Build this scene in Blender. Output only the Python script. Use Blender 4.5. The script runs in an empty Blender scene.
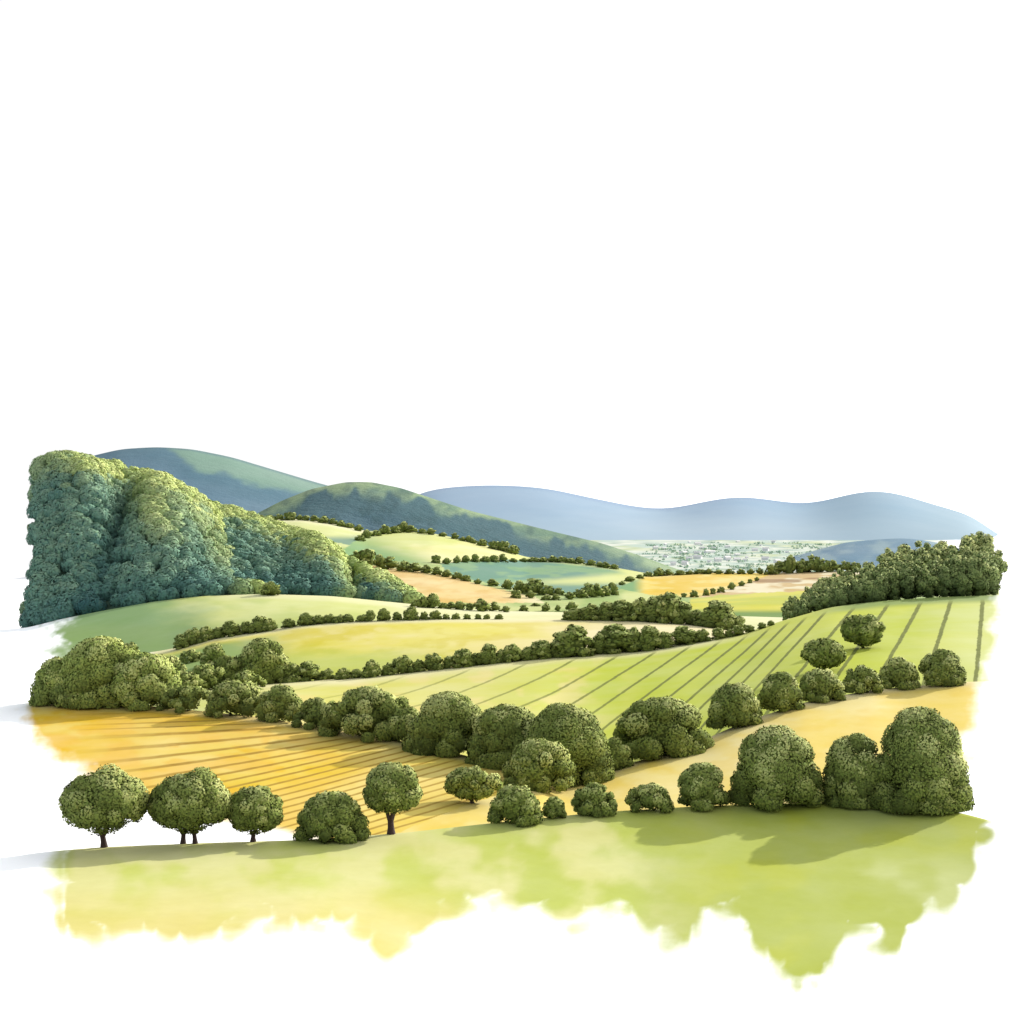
import bpy, math, random
import numpy as np

R = np.random.default_rng(7)
random.seed(7)
scene = bpy.context.scene
col = scene.collection

# ------------------------------------------------------------------ camera
LENS = 50.0
F = 1024 * LENS / 36.0          # focal length in pixels
EYE = 35.0                      # height of the eye above the near meadow
cam_d = bpy.data.cameras.new('camera'); cam = bpy.data.objects.new('camera', cam_d)
col.objects.link(cam)
cam_d.lens = LENS; cam_d.sensor_width = 36.0
cam_d.clip_start = 1.0; cam_d.clip_end = 90000.0
cam.location = (0, 0, EYE); cam.rotation_euler = (math.radians(90), 0, 0)
scene.camera = cam

def srgb(r, g, b):
    c = np.array([r, g, b], float) / 255.0
    return np.where(c <= 0.04045, c / 12.92, ((c + 0.055) / 1.055) ** 2.4)

LIT = 1.62                      # what a sunlit field shows per unit of albedo
def paint(r, g, b, k=1.0):      # seen colour of a sunlit field -> its albedo
    return np.clip(srgb(r, g, b) / LIT * k, 0.004, 0.95)

def C(x, pts):
    p = np.array(pts, float)
    return np.interp(x, p[:, 0], p[:, 1])

def smooth(a, w):
    if w < 2: return a
    k = np.hanning(w + 2)[1:-1]; k /= k.sum()
    pad = w
    b = np.concatenate([np.full(pad, a[0]), a, np.full(pad, a[-1])])
    return np.convolve(b, k, 'same')[pad:-pad]

def sstep(e0, e1, x):
    t = np.clip((x - e0) / (e1 - e0), 0, 1)
    return t * t * (3 - 2 * t)

# value noise on numpy arrays
_tab = R.random((256, 256))
def vnoise(x, y):
    x = np.asarray(x, float); y = np.asarray(y, float)
    xi = np.floor(x).astype(int); yi = np.floor(y).astype(int)
    fx = x - xi; fy = y - yi
    fx = fx * fx * (3 - 2 * fx); fy = fy * fy * (3 - 2 * fy)
    g = lambda a, b: _tab[a % 256, b % 256]
    return (g(xi, yi) * (1 - fx) + g(xi + 1, yi) * fx) * (1 - fy) + (g(xi, yi + 1) * (1 - fx) + g(xi + 1, yi + 1) * fx) * fy
def fbm(x, y, o=4):
    s = 0; a = .5; n = 0
    for i in range(o):
        s = s + a * vnoise(x * 2 ** i + 17.3 * i, y * 2 ** i + 5.1 * i); n += a; a *= .5
    return s / n

# ------------------------------------------------------------------ materials
def ground_material(name, grain, grain_amt=0.16, edge=0.5, line_col=None, line_w=0.16, line_soft=0.10, wob_amt=.1, brk_amt=.9, bump=0.0, stretch=(1, 1, 1)):
    m = bpy.data.materials.new(name); m.use_nodes = True
    nt = m.node_tree; N = nt.nodes; L = nt.links
    bs = N['Principled BSDF']; bs.inputs['Roughness'].default_value = 0.9
    bs.inputs['Specular IOR Level'].default_value = 0.1
    at = N.new('ShaderNodeAttribute'); at.attribute_name = 'Col'
    wa = N.new('ShaderNodeAttribute'); wa.attribute_name = 'wash'
    tc = N.new('ShaderNodeTexCoord')
    mp = N.new('ShaderNodeMapping'); mp.inputs['Scale'].default_value = stretch
    L.new(tc.outputs['Object'], mp.inputs['Vector'])
    def noise(scale, detail=5, rough=.6):
        n = N.new('ShaderNodeTexNoise'); n.inputs['Scale'].default_value = scale
        n.inputs['Detail'].default_value = detail; n.inputs['Roughness'].default_value = rough
        L.new(mp.outputs['Vector'], n.inputs['Vector']); return n.outputs['Fac']
    def math_(op, a, b=None, c=None):
        n = N.new('ShaderNodeMath'); n.operation = op
        for i, v in enumerate((a, b, c)):
            if v is None: continue
            if isinstance(v, (int, float)): n.inputs[i].default_value = v
            else: L.new(v, n.inputs[i])
        return n.outputs[0]
    big = noise(grain * 0.13, 5, .55); fine = noise(grain, 5, .7)
    # pigment density: broad pools and fine granulation
    v = math_('ADD', math_('MULTIPLY', math_('SUBTRACT', big, .5), grain_amt * 3.0),
              math_('MULTIPLY', math_('SUBTRACT', fine, .5), grain_amt * 1.3))
    v = math_('ADD', v, 1.0)
    hsv = N.new('ShaderNodeHueSaturation')
    L.new(at.outputs['Color'], hsv.inputs['Color']); L.new(v, hsv.inputs['Value'])
    sat = math_('ADD', math_('MULTIPLY', math_('SUBTRACT', big, .5), -.5), 1.0)
    L.new(sat, hsv.inputs['Saturation'])
    c = hsv.outputs['Color']
    if line_col is not None:
        sa = N.new('ShaderNodeAttribute'); sa.attribute_name = 'row'
        sf = N.new('ShaderNodeAttribute'); sf.attribute_name = 'row_amt'
        wob = math_('MULTIPLY', math_('SUBTRACT', noise(grain * .5, 3), .5), wob_amt)
        fr = math_('FRACT', math_('ADD', sa.outputs['Fac'], wob))
        ga = N.new('ShaderNodeAttribute'); ga.attribute_name = 'row_gap'
        d = math_('MULTIPLY', math_('ABSOLUTE', math_('SUBTRACT', fr, .5)), ga.outputs['Fac'])
        mr = N.new('ShaderNodeMapRange'); mr.interpolation_type = 'SMOOTHSTEP'
        L.new(d, mr.inputs['Value'])
        mr.inputs['From Min'].default_value = line_w; mr.inputs['From Max'].default_value = line_w + line_soft
        mr.inputs['To Min'].default_value = 1; mr.inputs['To Max'].default_value = 0
        brk = math_('MULTIPLY_ADD', noise(grain * .8, 2), brk_amt, 1.0 - brk_amt * .62)
        k = math_('MULTIPLY', math_('MULTIPLY', mr.outputs[0], sf.outputs['Fac']), brk)
        mx = N.new('ShaderNodeMix'); mx.data_type = 'RGBA'
        L.new(k, mx.inputs['Factor']); L.new(c, mx.inputs['A'])
        mx.inputs['B'].default_value = (*line_col, 1); c = mx.outputs['Result']
    # where the wash of colour gives out the ground is bare and white
    en = math_('MULTIPLY', math_('SUBTRACT', noise(grain * .3, 7, .62), .5), edge * 2)
    w = math_('ADD', wa.outputs['Fac'], en)
    mr = N.new('ShaderNodeMapRange'); mr.interpolation_type = 'SMOOTHSTEP'
    L.new(w, mr.inputs['Value']); mr.inputs['From Min'].default_value = 0; mr.inputs['From Max'].default_value = 1
    mx = N.new('ShaderNodeMix'); mx.data_type = 'RGBA'
    L.new(mr.outputs[0], mx.inputs['Factor']); mx.inputs['A'].default_value = (.975, .975, .97, 1)
    L.new(c, mx.inputs['B'])
    L.new(mx.outputs['Result'], bs.inputs['Base Color'])
    if bump:
        b = N.new('ShaderNodeBump'); b.inputs['Strength'].default_value = bump; b.inputs['Distance'].default_value = 1.5 / grain
        L.new(fine, b.inputs['Height']); L.new(b.outputs[0], bs.inputs['Normal'])
    return m

def foliage_material():
    m = bpy.data.materials.new('foliage'); m.use_nodes = True
    nt = m.node_tree; N = nt.nodes; L = nt.links
    bs = N['Principled BSDF']; bs.inputs['Roughness'].default_value = .8
    bs.inputs['Specular IOR Level'].default_value = 0.08
    at = N.new('ShaderNodeAttribute'); at.attribute_name = 'Col'
    L.new(at.outputs['Color'], bs.inputs['Base Color'])
    return m
FOL = foliage_material()

def bark_material():
    m = bpy.data.materials.new('bark'); m.use_nodes = True
    nt = m.node_tree; N = nt.nodes; L = nt.links
    bs = N['Principled BSDF']; bs.inputs['Roughness'].default_value = .9
    tc = N.new('ShaderNodeTexCoord'); n = N.new('ShaderNodeTexNoise'); n.inputs['Scale'].default_value = 6
    L.new(tc.outputs['Object'], n.inputs['Vector'])
    r = N.new('ShaderNodeValToRGB'); r.color_ramp.elements[0].color = (.012, .007, .008, 1); r.color_ramp.elements[1].color = (.07, .035, .03, 1)
    L.new(n.outputs['Fac'], r.inputs[0]); L.new(r.outputs[0], bs.inputs['Base Color'])
    return m
BARK = bark_material()

# ------------------------------------------------------------------ object helpers
def tag(o, label=None, cat=None, group=None, kind=None):
    if label: o['label'] = label
    if cat: o['category'] = cat
    if group: o['group'] = group
    if kind: o['kind'] = kind
    return o

def mesh_from(name, verts, faces, cols=None, mats=(), smooth_shade=False, normals=None):
    verts = np.asarray(verts, float); faces = np.asarray(faces, int)
    me = bpy.data.meshes.new(name)
    k = faces.shape[1]
    me.vertices.add(len(verts)); me.vertices.foreach_set('co', verts.ravel())
    me.loops.add(faces.size); me.loops.foreach_set('vertex_index', faces.ravel())
    me.polygons.add(len(faces)); me.polygons.foreach_set('loop_start', np.arange(0, faces.size, k))
    me.polygons.foreach_set('loop_total', np.full(len(faces), k))
    if smooth_shade: me.polygons.foreach_set('use_smooth', np.ones(len(faces), bool))
    me.update(calc_edges=True)
    if cols is not None:
        a = me.attributes.new('Col', 'FLOAT_COLOR', 'POINT')
        a.data.foreach_set('color', np.hstack([cols, np.ones((len(cols), 1))]).ravel())
    for m in mats: me.materials.append(m)
    if normals is not None:
        me.polygons.foreach_set('use_smooth', np.ones(len(me.polygons), bool))
        me.normals_split_custom_set_from_vertices(unit(normals).tolist())
    return me

def link(name, me, parent=None):
    o = bpy.data.objects.new(name, me); col.objects.link(o)
    if parent: o.parent = parent
    return o

# ------------------------------------------------------------------ terrain sheets
SHEETS = {}
def sheet(key, names, xs, rows, counts, shade, mats, dome=0.0, sm=14, lift=None):
    """A rolling piece of land, swept from its near edge over its crest and down behind.
    rows: (y, D) arrays of sight line and distance; shade(px, py, t) -> colour, wash, row, row_amt, zone"""
    xs = np.asarray(xs, float)
    rr = []
    for y, D in rows:
        y = smooth(np.broadcast_to(np.asarray(y, float), xs.shape).copy(), sm)
        D = smooth(np.broadcast_to(np.asarray(D, float), xs.shape).copy(), sm)
        rr.append((EYE - (y - 512) / F * D, D))
    Z = []; DD = []; T = []
    for i in range(len(rr) - 1):
        n = counts[i]
        for j in range(n + (i == len(rr) - 2)):
            t = j / n
            tz = t if i else (1 - dome) * t + dome * math.sin(math.pi / 2 * t)
            Z.append(rr[i][0] * (1 - tz) + rr[i + 1][0] * tz)
            DD.append(rr[i][1] * (1 - t) + rr[i + 1][1] * t)
            T.append(i + t)
    Z = np.array(Z); DD = np.array(DD); T = np.array(T)
    PX = np.broadcast_to(xs, Z.shape); TT = np.broadcast_to(T[:, None], Z.shape)
    if lift is not None: Z = Z + lift(PX, TT, DD)
    PY = 512 - F * (Z - EYE) / DD
    X = (PX - 512) / F * DD
    res = shade(PX, PY, TT); cc, wash, row, amt, zone = res[:5]; gap = res[5] if len(res) > 5 else 1.0
    nr, nc = Z.shape
    idx = np.arange(nr * nc).reshape(nr, nc)
    q = np.stack([idx[:-1, :-1], idx[:-1, 1:], idx[1:, 1:], idx[1:, :-1]], -1).reshape(-1, 4)
    zf = np.broadcast_to(zone, Z.shape)[:-1, :-1].reshape(-1)
    V = np.stack([X, DD, Z], -1).reshape(-1, 3)
    cc = np.broadcast_to(cc, Z.shape + (3,)).reshape(-1, 3)
    A = [np.broadcast_to(a, Z.shape).reshape(-1) for a in (wash, row, amt, gap)]
    nfront = counts[0] + 1
    SHEETS[key] = (xs, PY[:nfront], DD[:nfront], V.reshape(nr, nc, 3), TT)
    for zi, nm in enumerate(names):
        fs = q[zf == zi]
        if not len(fs): continue
        used, inv = np.unique(fs, return_inverse=True)
        me = mesh_from(nm, V[used], inv.reshape(-1, 4), cc[used], [mats[min(zi, len(mats) - 1)]], True)
        for an, a in zip(('wash', 'row', 'row_amt', 'row_gap'), A):
            at = me.attributes.new(an, 'FLOAT', 'POINT'); at.data.foreach_set('value', np.ascontiguousarray(a[used], dtype=float))
        tag(link(nm, me), kind='structure')

def ground(key, px, py):
    """point of the land seen along a sight line"""
    xs, PY, DD, V, TT = SHEETS[key]
    c = int(np.clip(np.searchsorted(xs, px), 1, len(xs) - 1)); w = (px - xs[c - 1]) / (xs[c] - xs[c - 1])
    y = PY[:, c - 1] * (1 - w) + PY[:, c] * w; d = DD[:, c - 1] * (1 - w) + DD[:, c] * w
    o = np.argsort(y)
    D = float(np.interp(py, y[o], d[o]))
    yy = float(np.interp(D, d, y))
    return np.array([(px - 512) / F * D, D, EYE - (yy - 512) / F * D]), D

def mixc(a, b, t):
    t = np.asarray(t)[..., None]
    return np.asarray(a) * (1 - t) + np.asarray(b) * t
ZERO = 0.0

# sight lines of the crests (image column -> image row)
yA = lambda x: C(x, [(-300, 875), (0, 858), (40, 852), (100, 847), (200, 843), (300, 840), (400, 833), (500, 822), (600, 812), (700, 806), (800, 803), (870, 803), (920, 806), (960, 813), (1000, 824), (1320, 860)])
yB = lambda x: C(x, [(-300, 705), (25, 703), (100, 702), (160, 707), (200, 711), (260, 717), (330, 729), (400, 741), (450, 752), (515, 768), (560, 782), (600, 774), (640, 760), (700, 741), (740, 723), (800, 703), (870, 690), (960, 682), (1000, 681), (1320, 681)])
dB = lambda x: C(x, [(-300, 300), (100, 300), (330, 270), (540, 240), (720, 270), (900, 300), (1320, 310)])
yC = lambda x: C(x, [(-300, 694), (60, 692), (200, 688), (270, 683), (350, 678), (420, 671), (500, 662), (560, 656), (640, 650), (700, 641), (740, 634), (780, 621), (830, 607), (880, 601), (940, 597), (1000, 595), (1320, 597)])
yD = lambda x: C(x, [(-300, 668), (100, 660), (170, 649), (215, 637), (260, 631), (300, 625), (350, 621), (440, 619), (560, 619), (640, 619), (700, 623), (740, 629), (790, 636), (1320, 640)])
yE = lambda x: C(x, [(-300, 650), (25, 628), (60, 619), (100, 611), (150, 602), (200, 596), (260, 594), (330, 596), (400, 603), (450, 608), (500, 611), (600, 613), (700, 615), (800, 618), (1320, 625)])

SUN_DIR = np.array([.76, .65, .0]); SUN_DIR /= np.linalg.norm(SUN_DIR)
SUN_EL = math.radians(25)

# --- near meadow
xs = np.arange(-300, 1321, 4)
dA = lambda x: np.minimum(EYE * F / (yA(x) - 512), 175)
bottom = lambda x: C(x, [(0, 860), (45, 890), (62, 935), (75, 946), (130, 938), (180, 946), (210, 950), (250, 930), (330, 928), (365, 945), (390, 962), (415, 950), (440, 925), (500, 905), (540, 918), (570, 928), (620, 908), (655, 940), (690, 946), (703, 924), (740, 917), (755, 948), (775, 968), (800, 980), (825, 970), (845, 938), (870, 934), (900, 944), (915, 915), (950, 895), (972, 870), (990, 835), (1024, 820)])
def shade_meadow(px, py, t):
    n = fbm(px / 90, py / 50); n2 = fbm(px / 45 + 9, py / 30 + 3)
    c = mixc(paint(216, 222, 120), paint(198, 208, 104), sstep(300, 620, px + 150 * (n - .5)))
    c = mixc(c, paint(242, 234, 172), sstep(.4, .68, n2) * (1 - sstep(560, 760, px)) * .65)
    c = mixc(c, paint(240, 224, 140), sstep(870, 930, py) * (1 - sstep(380, 560, px)) * .8)
    c = mixc(c, paint(206, 212, 84), sstep(.5, .7, fbm(px / 70 + 30, py / 40)) * sstep(600, 760, px) * .6)
    c = mixc(c, paint(226, 232, 160), sstep(.5, .68, n) * sstep(780, 840, px) * sstep(840, 880, py) * .7)
    soft = C(px, [(0, 34), (500, 36), (660, 32), (740, 28), (1000, 20)])
    rag = (fbm(px / 34 + 3, py / 34 + 8, 5) - .5) * 40 + 26 * (np.sqrt(np.abs(2 * vnoise(px / 19 + 3, py / 19) - 1)) - .6)
    w = (bottom(px) + rag * .8 - py + 18) / soft
    side = np.minimum((px - 42 + rag * .9) / 26, (C(py, [(800, 1000), (830, 1004), (870, 985), (930, 1000)]) + rag * .8 - px) / 20)
    return c, np.minimum(np.minimum(w, side), 1.6), ZERO, ZERO, 0
m_meadow = ground_material('meadow_grass', .6, .10, .25)
sheet('A', ['meadow'], xs, [(2000, 42), (1024, C(xs, [(0, 93), (300, 96), (560, 107), (640, 112), (1320, 114)])), (yA(xs), dA(xs)), (yA(xs) + 14, dA(xs) + 16), (yA(xs) + 60, dA(xs) + 45)],
      [6, 60, 6, 3], shade_meadow, [m_meadow])
# the visible part of the meadow runs from row 1 to row 2
_x, _py, _dd, _v, _t = SHEETS['A']
SHEETS['A'] = (_x, 512 - F * (_v[:67, :, 2] - EYE) / _v[:67, :, 1], _v[:67, :, 1], _v, _t)

# --- ochre field on the left and wheat field on the right, meeting in the dip
xs = np.arange(-300, 1321, 2.5)
def shade_B(px, py, t):
    edge = C(py, [(690, 575), (768, 520), (795, 497), (815, 440), (838, 385), (900, 330)]) + (fbm(px / 9, py / 9) - .5) * 6
    zone = (px > edge).astype(int)
    n = fbm(px / 60, py / 22); n2 = fbm(px / 30 + 5, py / 9)
    a = mixc(paint(238, 202, 88), paint(242, 214, 112), sstep(.42, .65, n))
    a = mixc(a, paint(240, 196, 80), sstep(.42, .62, n2) * (1 - sstep(250, 420, px)) * .85)
    a = mixc(a, paint(236, 214, 108), sstep(300, 440, px) * .6)
    a = mixc(a, paint(176, 176, 96), sstep(430, 515, px) * sstep(775, 745, py) * .75)
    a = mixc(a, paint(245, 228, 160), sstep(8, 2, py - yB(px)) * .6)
    b = mixc(paint(245, 220, 124), paint(247, 228, 152), sstep(.4, .65, fbm(px / 50, py / 16)))
    b = mixc(b, paint(241, 208, 98), sstep(.5, .7, n2) * .4)
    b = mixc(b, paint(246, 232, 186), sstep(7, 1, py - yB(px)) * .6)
    c = np.clip(np.where(zone[..., None] == 1, b * 1.06, a * 1.1), 0, .95)
    # furrows fan out from the upper right
    cc = np.full(px.shape, 760.0)
    for _ in range(40):
        s = .045 + .25 * (1 - np.exp(-np.maximum(cc - 722, 0) / 24))
        dx = 339 - px
        cc = .5 * cc + .5 * (py - s * dx * (1 - .0006 * np.clip(dx, 0, 300)))
    row = np.sign(cc - 722) * np.abs(cc - 722) ** .9 / 3.7
    amt = sstep(50, 190, px + 30 * (n2 - .5)) * (1 - zone) * C(px, [(0, 1), (380, 1), (500, .75), (520, .3)]) * sstep(3, 10, py - yB(px)) * C(py - px * .15, [(640, .4), (690, .9)])
    rag = (fbm(px / 20 + 3, py / 20 + 8) - .5)
    left = (px - C(py, [(700, 14), (735, 28), (760, 45), (790, 85), (815, 150), (830, 230), (850, 290)]) + rag * 50) / C(py, [(700, 16), (790, 50), (830, 90)])
    right = (C(py, [(680, 1008), (700, 1002), (740, 988), (800, 972)]) + rag * 40 - px) / 36
    return c, np.minimum(np.minimum(left, right), 1.6), row, amt, zone
m_ochre = ground_material('ochre_stubble', .45, .06, .25, tuple(paint(178, 140, 48)), .07, .13, .16, .7)
m_wheat = ground_material('wheat', .45, .05, .25)
sheet('B', ['stubble_field', 'wheat_field'], xs, [(yA(xs) + 26, dA(xs) + 28), (yB(xs), dB(xs)), (yB(xs) + 8, dB(xs) + 22)], [110, 3], shade_B, [m_ochre, m_wheat], sm=10)

# --- striped green field
ka = [1100, 1040, 1000, 966, 938, 907, 874, 839, 818, 801, 784, 764, 740, 712, 680, 645, 605, 560, 510, 450, 380, 300, 200]
kb = [1100, 1050, 1000, 952, 898, 850, 800, 742, 708, 680, 650, 614, 574, 530, 482, 430, 376, 315, 250, 180, 100, 10, -90]
def shade_C(px, py, t):
    v = np.clip((py - yC(px)) / np.maximum(yB(px) - 4 - yC(px), 8), 0, 1.1)
    # v at the line's own columns
    ks = np.arange(len(ka))
    row = np.zeros(px.shape); gap = np.ones(px.shape)
    A_, B_ = np.array(ka, float), np.array(kb, float)
    for i in range(px.shape[0]):
        vv = float(np.median(v[i]))
        xk = A_ + (B_ - A_) * (vv ** 1.08)
        row[i] = np.interp(px[i], xk[::-1], ks[::-1].astype(float))
        gap[i] = np.clip(np.interp(px[i], xk[::-1][:-1] + 10, -np.diff(xk)[::-1]) / 22, .6, 2.2)
    n = fbm(px / 70 + 2, py / 24 + 4); n2 = fbm(px / 30, py / 10 + 7)
    c = mixc(paint(214, 220, 98), paint(202, 212, 84), sstep(.4, .65, n))
    c = mixc(c, paint(232, 224, 130), (1 - sstep(420, 640, px)) * .8)
    c = mixc(c, paint(238, 222, 140), sstep(.5, .7, n2) * (1 - sstep(520, 700, px)) * .8)
    c = mixc(c, paint(196, 208, 82), sstep(640, 690, py) * sstep(560, 640, px) * .5)
    c = mixc(c, paint(232, 236, 168), sstep(900, 985, px) * .5)
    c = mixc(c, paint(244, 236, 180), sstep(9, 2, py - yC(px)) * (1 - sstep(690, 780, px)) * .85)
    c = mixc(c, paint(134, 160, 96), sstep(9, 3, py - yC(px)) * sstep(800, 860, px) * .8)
    c = mixc(c, paint(170, 186, 110), (1 - sstep(150, 300, px)) * .7)
    amt = C(px, [(230, 0), (330, .35), (520, .7), (640, .95), (1000, 1)]) * sstep(2, 8, py - yC(px))
    rag = (fbm(px / 16 + 3, py / 16 + 18) - .5)
    right = (C(py, [(590, 1010), (630, 1012), (660, 1004), (690, 998)]) + rag * 34 - px) / 24
    left = (px - 38) / 14
    return c, np.minimum(np.minimum(left, right), 1.6), row, amt, 0, gap
m_green = ground_material('striped_crop', .32, .05, .2, tuple(paint(116, 124, 40)), .07, .06, .08, .4)
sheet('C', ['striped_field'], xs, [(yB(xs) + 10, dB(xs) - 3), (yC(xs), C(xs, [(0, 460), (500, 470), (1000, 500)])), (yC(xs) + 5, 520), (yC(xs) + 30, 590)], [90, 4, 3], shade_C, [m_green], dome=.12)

# --- yellow-green field and pale strip behind it
def shade_D(px, py, t):
    n = fbm(px / 60 + 12, py / 14 + 4); n2 = fbm(px / 24, py / 7 + 7)
    c = mixc(paint(238, 226, 112), paint(242, 228, 140), sstep(.4, .62, n))
    c = mixc(c, paint(226, 210, 74), sstep(.48, .66, n2) * .7)
    c = mixc(c, paint(204, 214, 106), sstep(642, 662, py + 14 * (n2 - .5)) * (1 - sstep(380, 500, px)) * .9)
    c = mixc(c, paint(150, 178, 100), (1 - sstep(228, 300, px + 50 * (n2 - .5))) * sstep(4, 10, py - yD(px)) * .95)
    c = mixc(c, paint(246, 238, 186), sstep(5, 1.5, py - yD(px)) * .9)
    c = mixc(c, paint(246, 232, 186), sstep(470, 640, px + 40 * (n - .5)) * .9)
    return c, np.minimum((px - 130) / 30, (760 - px) / 20).clip(-1, 1.6) + 0, ZERO, ZERO, 0
m_yel = ground_material('yellow_crop', .2, .06, .15)
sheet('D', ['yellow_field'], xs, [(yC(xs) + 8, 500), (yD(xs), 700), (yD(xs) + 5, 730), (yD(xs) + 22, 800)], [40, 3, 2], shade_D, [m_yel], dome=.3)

# --- pale green field below the left wood
def shade_E(px, py, t):
    n = fbm(px / 60 + 32, py / 16 + 4); n2 = fbm(px / 26, py / 8 + 7)
    c = mixc(paint(208, 218, 128), paint(226, 230, 150), sstep(.4, .62, n))
    c = mixc(c, paint(148, 182, 122), (1 - sstep(165, 250, px + 60 * (n2 - .5) + (628 - py))) * .95)
    c = mixc(c, paint(160, 186, 110), sstep(618, 632, py) * .5)
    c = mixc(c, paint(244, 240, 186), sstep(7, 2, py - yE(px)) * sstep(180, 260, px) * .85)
    c = mixc(c, paint(240, 236, 186), sstep(360, 430, px) * .7)
    rag = (fbm(px / 12 + 3, py / 7 + 8) - .5)
    return c, np.minimum((px - 42 + rag * 60) / 32, 1.6), ZERO, ZERO, 0
m_pale = ground_material('pale_grass', .16, .09, .2)
sheet('E', ['pale_field'], xs, [(yD(xs) + 7, 735), (yE(xs), 905), (yE(xs) + 5, 940), (yE(xs) + 18, 1000)], [36, 3, 2], shade_E, [m_pale], dome=.35)

# --- the far valley with its patchwork of fields
xs = np.arange(215, 1000, 2.0)
yG = lambda x: C(x, [(200, 522), (265, 519), (300, 519), (330, 523), (365, 531), (400, 531), (430, 533), (460, 539), (500, 549), (525, 557), (560, 560), (600, 565), (650, 574), (700, 573), (775, 573), (840, 571), (900, 570), (1000, 566)])
def inpoly(px, py, poly):
    r = np.zeros(px.shape, bool); n = len(poly); j = n - 1
    for i in range(n):
        xi, yi = poly[i]; xj, yj = poly[j]
        r ^= ((yi > py) != (yj > py)) & (px < (xj - xi) * (py - yi) / (yj - yi + 1e-9) + xi); j = i
    return r
FIELDS = [
    ('upland_field', [(240, 515), (300, 515), (372, 528), (366, 537), (350, 545), (330, 541), (300, 530), (240, 530)]),
    ('hill_field', [(335, 556), (352, 543), (375, 532), (390, 520), (470, 530), (535, 552), (530, 561), (450, 563), (445, 566), (400, 562)]),
    ('tan_field', [(340, 560), (370, 565), (400, 569), (440, 574), (490, 587), (535, 597), (545, 603), (380, 603)]),
    ('teal_field', [(440, 564), (480, 560), (610, 558), (665, 574), (640, 583), (610, 592), (560, 593), (500, 586), (450, 575)]),
    ('golden_field', [(618, 588), (640, 578), (690, 570), (790, 570), (752, 582), (700, 598), (650, 595)]),
    ('brown_field', [(690, 600), (752, 582), (790, 566), (900, 560), (900, 590), (800, 598), (720, 598)]),
    ('lime_field', [(690, 599), (720, 595), (860, 588), (860, 640), (690, 640)]),
]
def shade_G(px, py, t):
    wob = (fbm(px / 10, py / 5) - .5) * 2
    n = fbm(px / 40 + 3, py / 10); n2 = fbm(px / 18, py / 3 + 9)
    c = mixc(paint(168, 190, 116), paint(214, 220, 150), sstep(.35, .65, n))
    zone = np.zeros(px.shape, int)
    tops = [
        mixc(mixc(paint(224, 228, 158), paint(244, 240, 190), sstep(5, 1, py - yG(px))), paint(128, 158, 134), sstep(534, 541, py + 4 * (n - .5))),
        mixc(mixc(paint(240, 236, 168), paint(226, 230, 148), sstep(.4, .6, n)), paint(142, 180, 120), sstep(0, 1, (py - 533) / 24 - (px - 380) / 70 + .2 * (n - .5))),
        mixc(mixc(paint(240, 214, 148), paint(232, 196, 124), sstep(.4, .65, n2)), paint(246, 236, 186), sstep(500, 540, px)),
        mixc(mixc(paint(116, 158, 136), paint(140, 176, 132), sstep(.4, .6, n2)), paint(222, 226, 150), np.clip(sstep(562, 640, px + 10 * (py - 575)) * sstep(588, 580, py) + sstep(5, 1, py - yG(px)) * .8, 0, 1)),
        mixc(mixc(paint(240, 206, 96), paint(244, 222, 134), sstep(.4, .65, n2)), paint(132, 172, 118), sstep(648, 632, px + 6 * (n - .5))),
        mixc(mixc(paint(216, 186, 130), paint(240, 228, 190), sstep(.4, .6, n2)), paint(160, 124, 80), sstep(.62, .7, vnoise(px / 60, py * .55)) * .8),
        mixc(mixc(paint(220, 214, 92), paint(202, 206, 96), sstep(.4, .6, vnoise(px / 70 + py * .05, (py + px * .06) * .5))), paint(120, 152, 74), sstep(608, 614, py)),
    ]
    for i, (nm, poly) in enumerate(FIELDS):
        k = inpoly(px, py + wob, poly); zone[k] = i + 1
        c = np.where(k[..., None], tops[i], c)
    return c, 1.6, ZERO, ZERO, zone
m_far = ground_material('far_crops', .09, .07, .0)
sheet('G', ['valley'] + [n for n, _ in FIELDS], xs, [(yE(xs) + 6, 930), (yG(xs), C(xs, [(215, 1900), (400, 1800), (650, 1500), (1000, 1450)])), (yG(xs) + 4, 2000), (yG(xs) + 30, 2300)],
      [100, 4, 3], shade_G, [m_far], sm=8)

# --- wooded hills on the left (ground under the trees)
WT1 = lambda x: C(x, [(24, 640), (31, 600), (37, 466), (60, 460), (90, 465), (130, 473), (170, 487), (200, 502), (215, 520), (228, 545), (242, 570), (258, 592), (275, 600)])
WT2 = lambda x: C(x, [(190, 500), (210, 508), (240, 516), (260, 523), (300, 538), (340, 562), (380, 580), (415, 604), (430, 612)])
dW2 = lambda x: C(x, [(196, 1420), (290, 1340), (330, 1130), (370, 1030), (424, 975)])
def lift1(px, t, D):
    k = np.sin(np.clip(t, 0, 1) * math.pi)
    return k * (16 * np.exp(-((px - 60 - 70 * (1 - t)) / 40) ** 2) - 26 * np.exp(-((px - 105 - 30 * t) / 16) ** 2) + 17 * np.exp(-((px - 170 + 10 * t) / 30) ** 2) + 12 * (fbm(px / 30, t * 4) - .5))
def lift2(px, t, D):
    k = np.sin(np.clip(t, 0, 1) * math.pi)
    return k * (13 * np.exp(-((px - 320) / 25) ** 2) - 15 * np.exp(-((px - 352) / 12) ** 2) + 6 * (fbm(px / 26, t * 4 + 7) - .5))
def shade_floor(px, py, t): return np.broadcast_to(paint(84, 110, 88), px.shape + (3,)), 1.6, ZERO, ZERO, 0
m_floor = ground_material('forest_floor', .12, .1, 0)
xs = np.arange(25, 270, 1.5)
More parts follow.
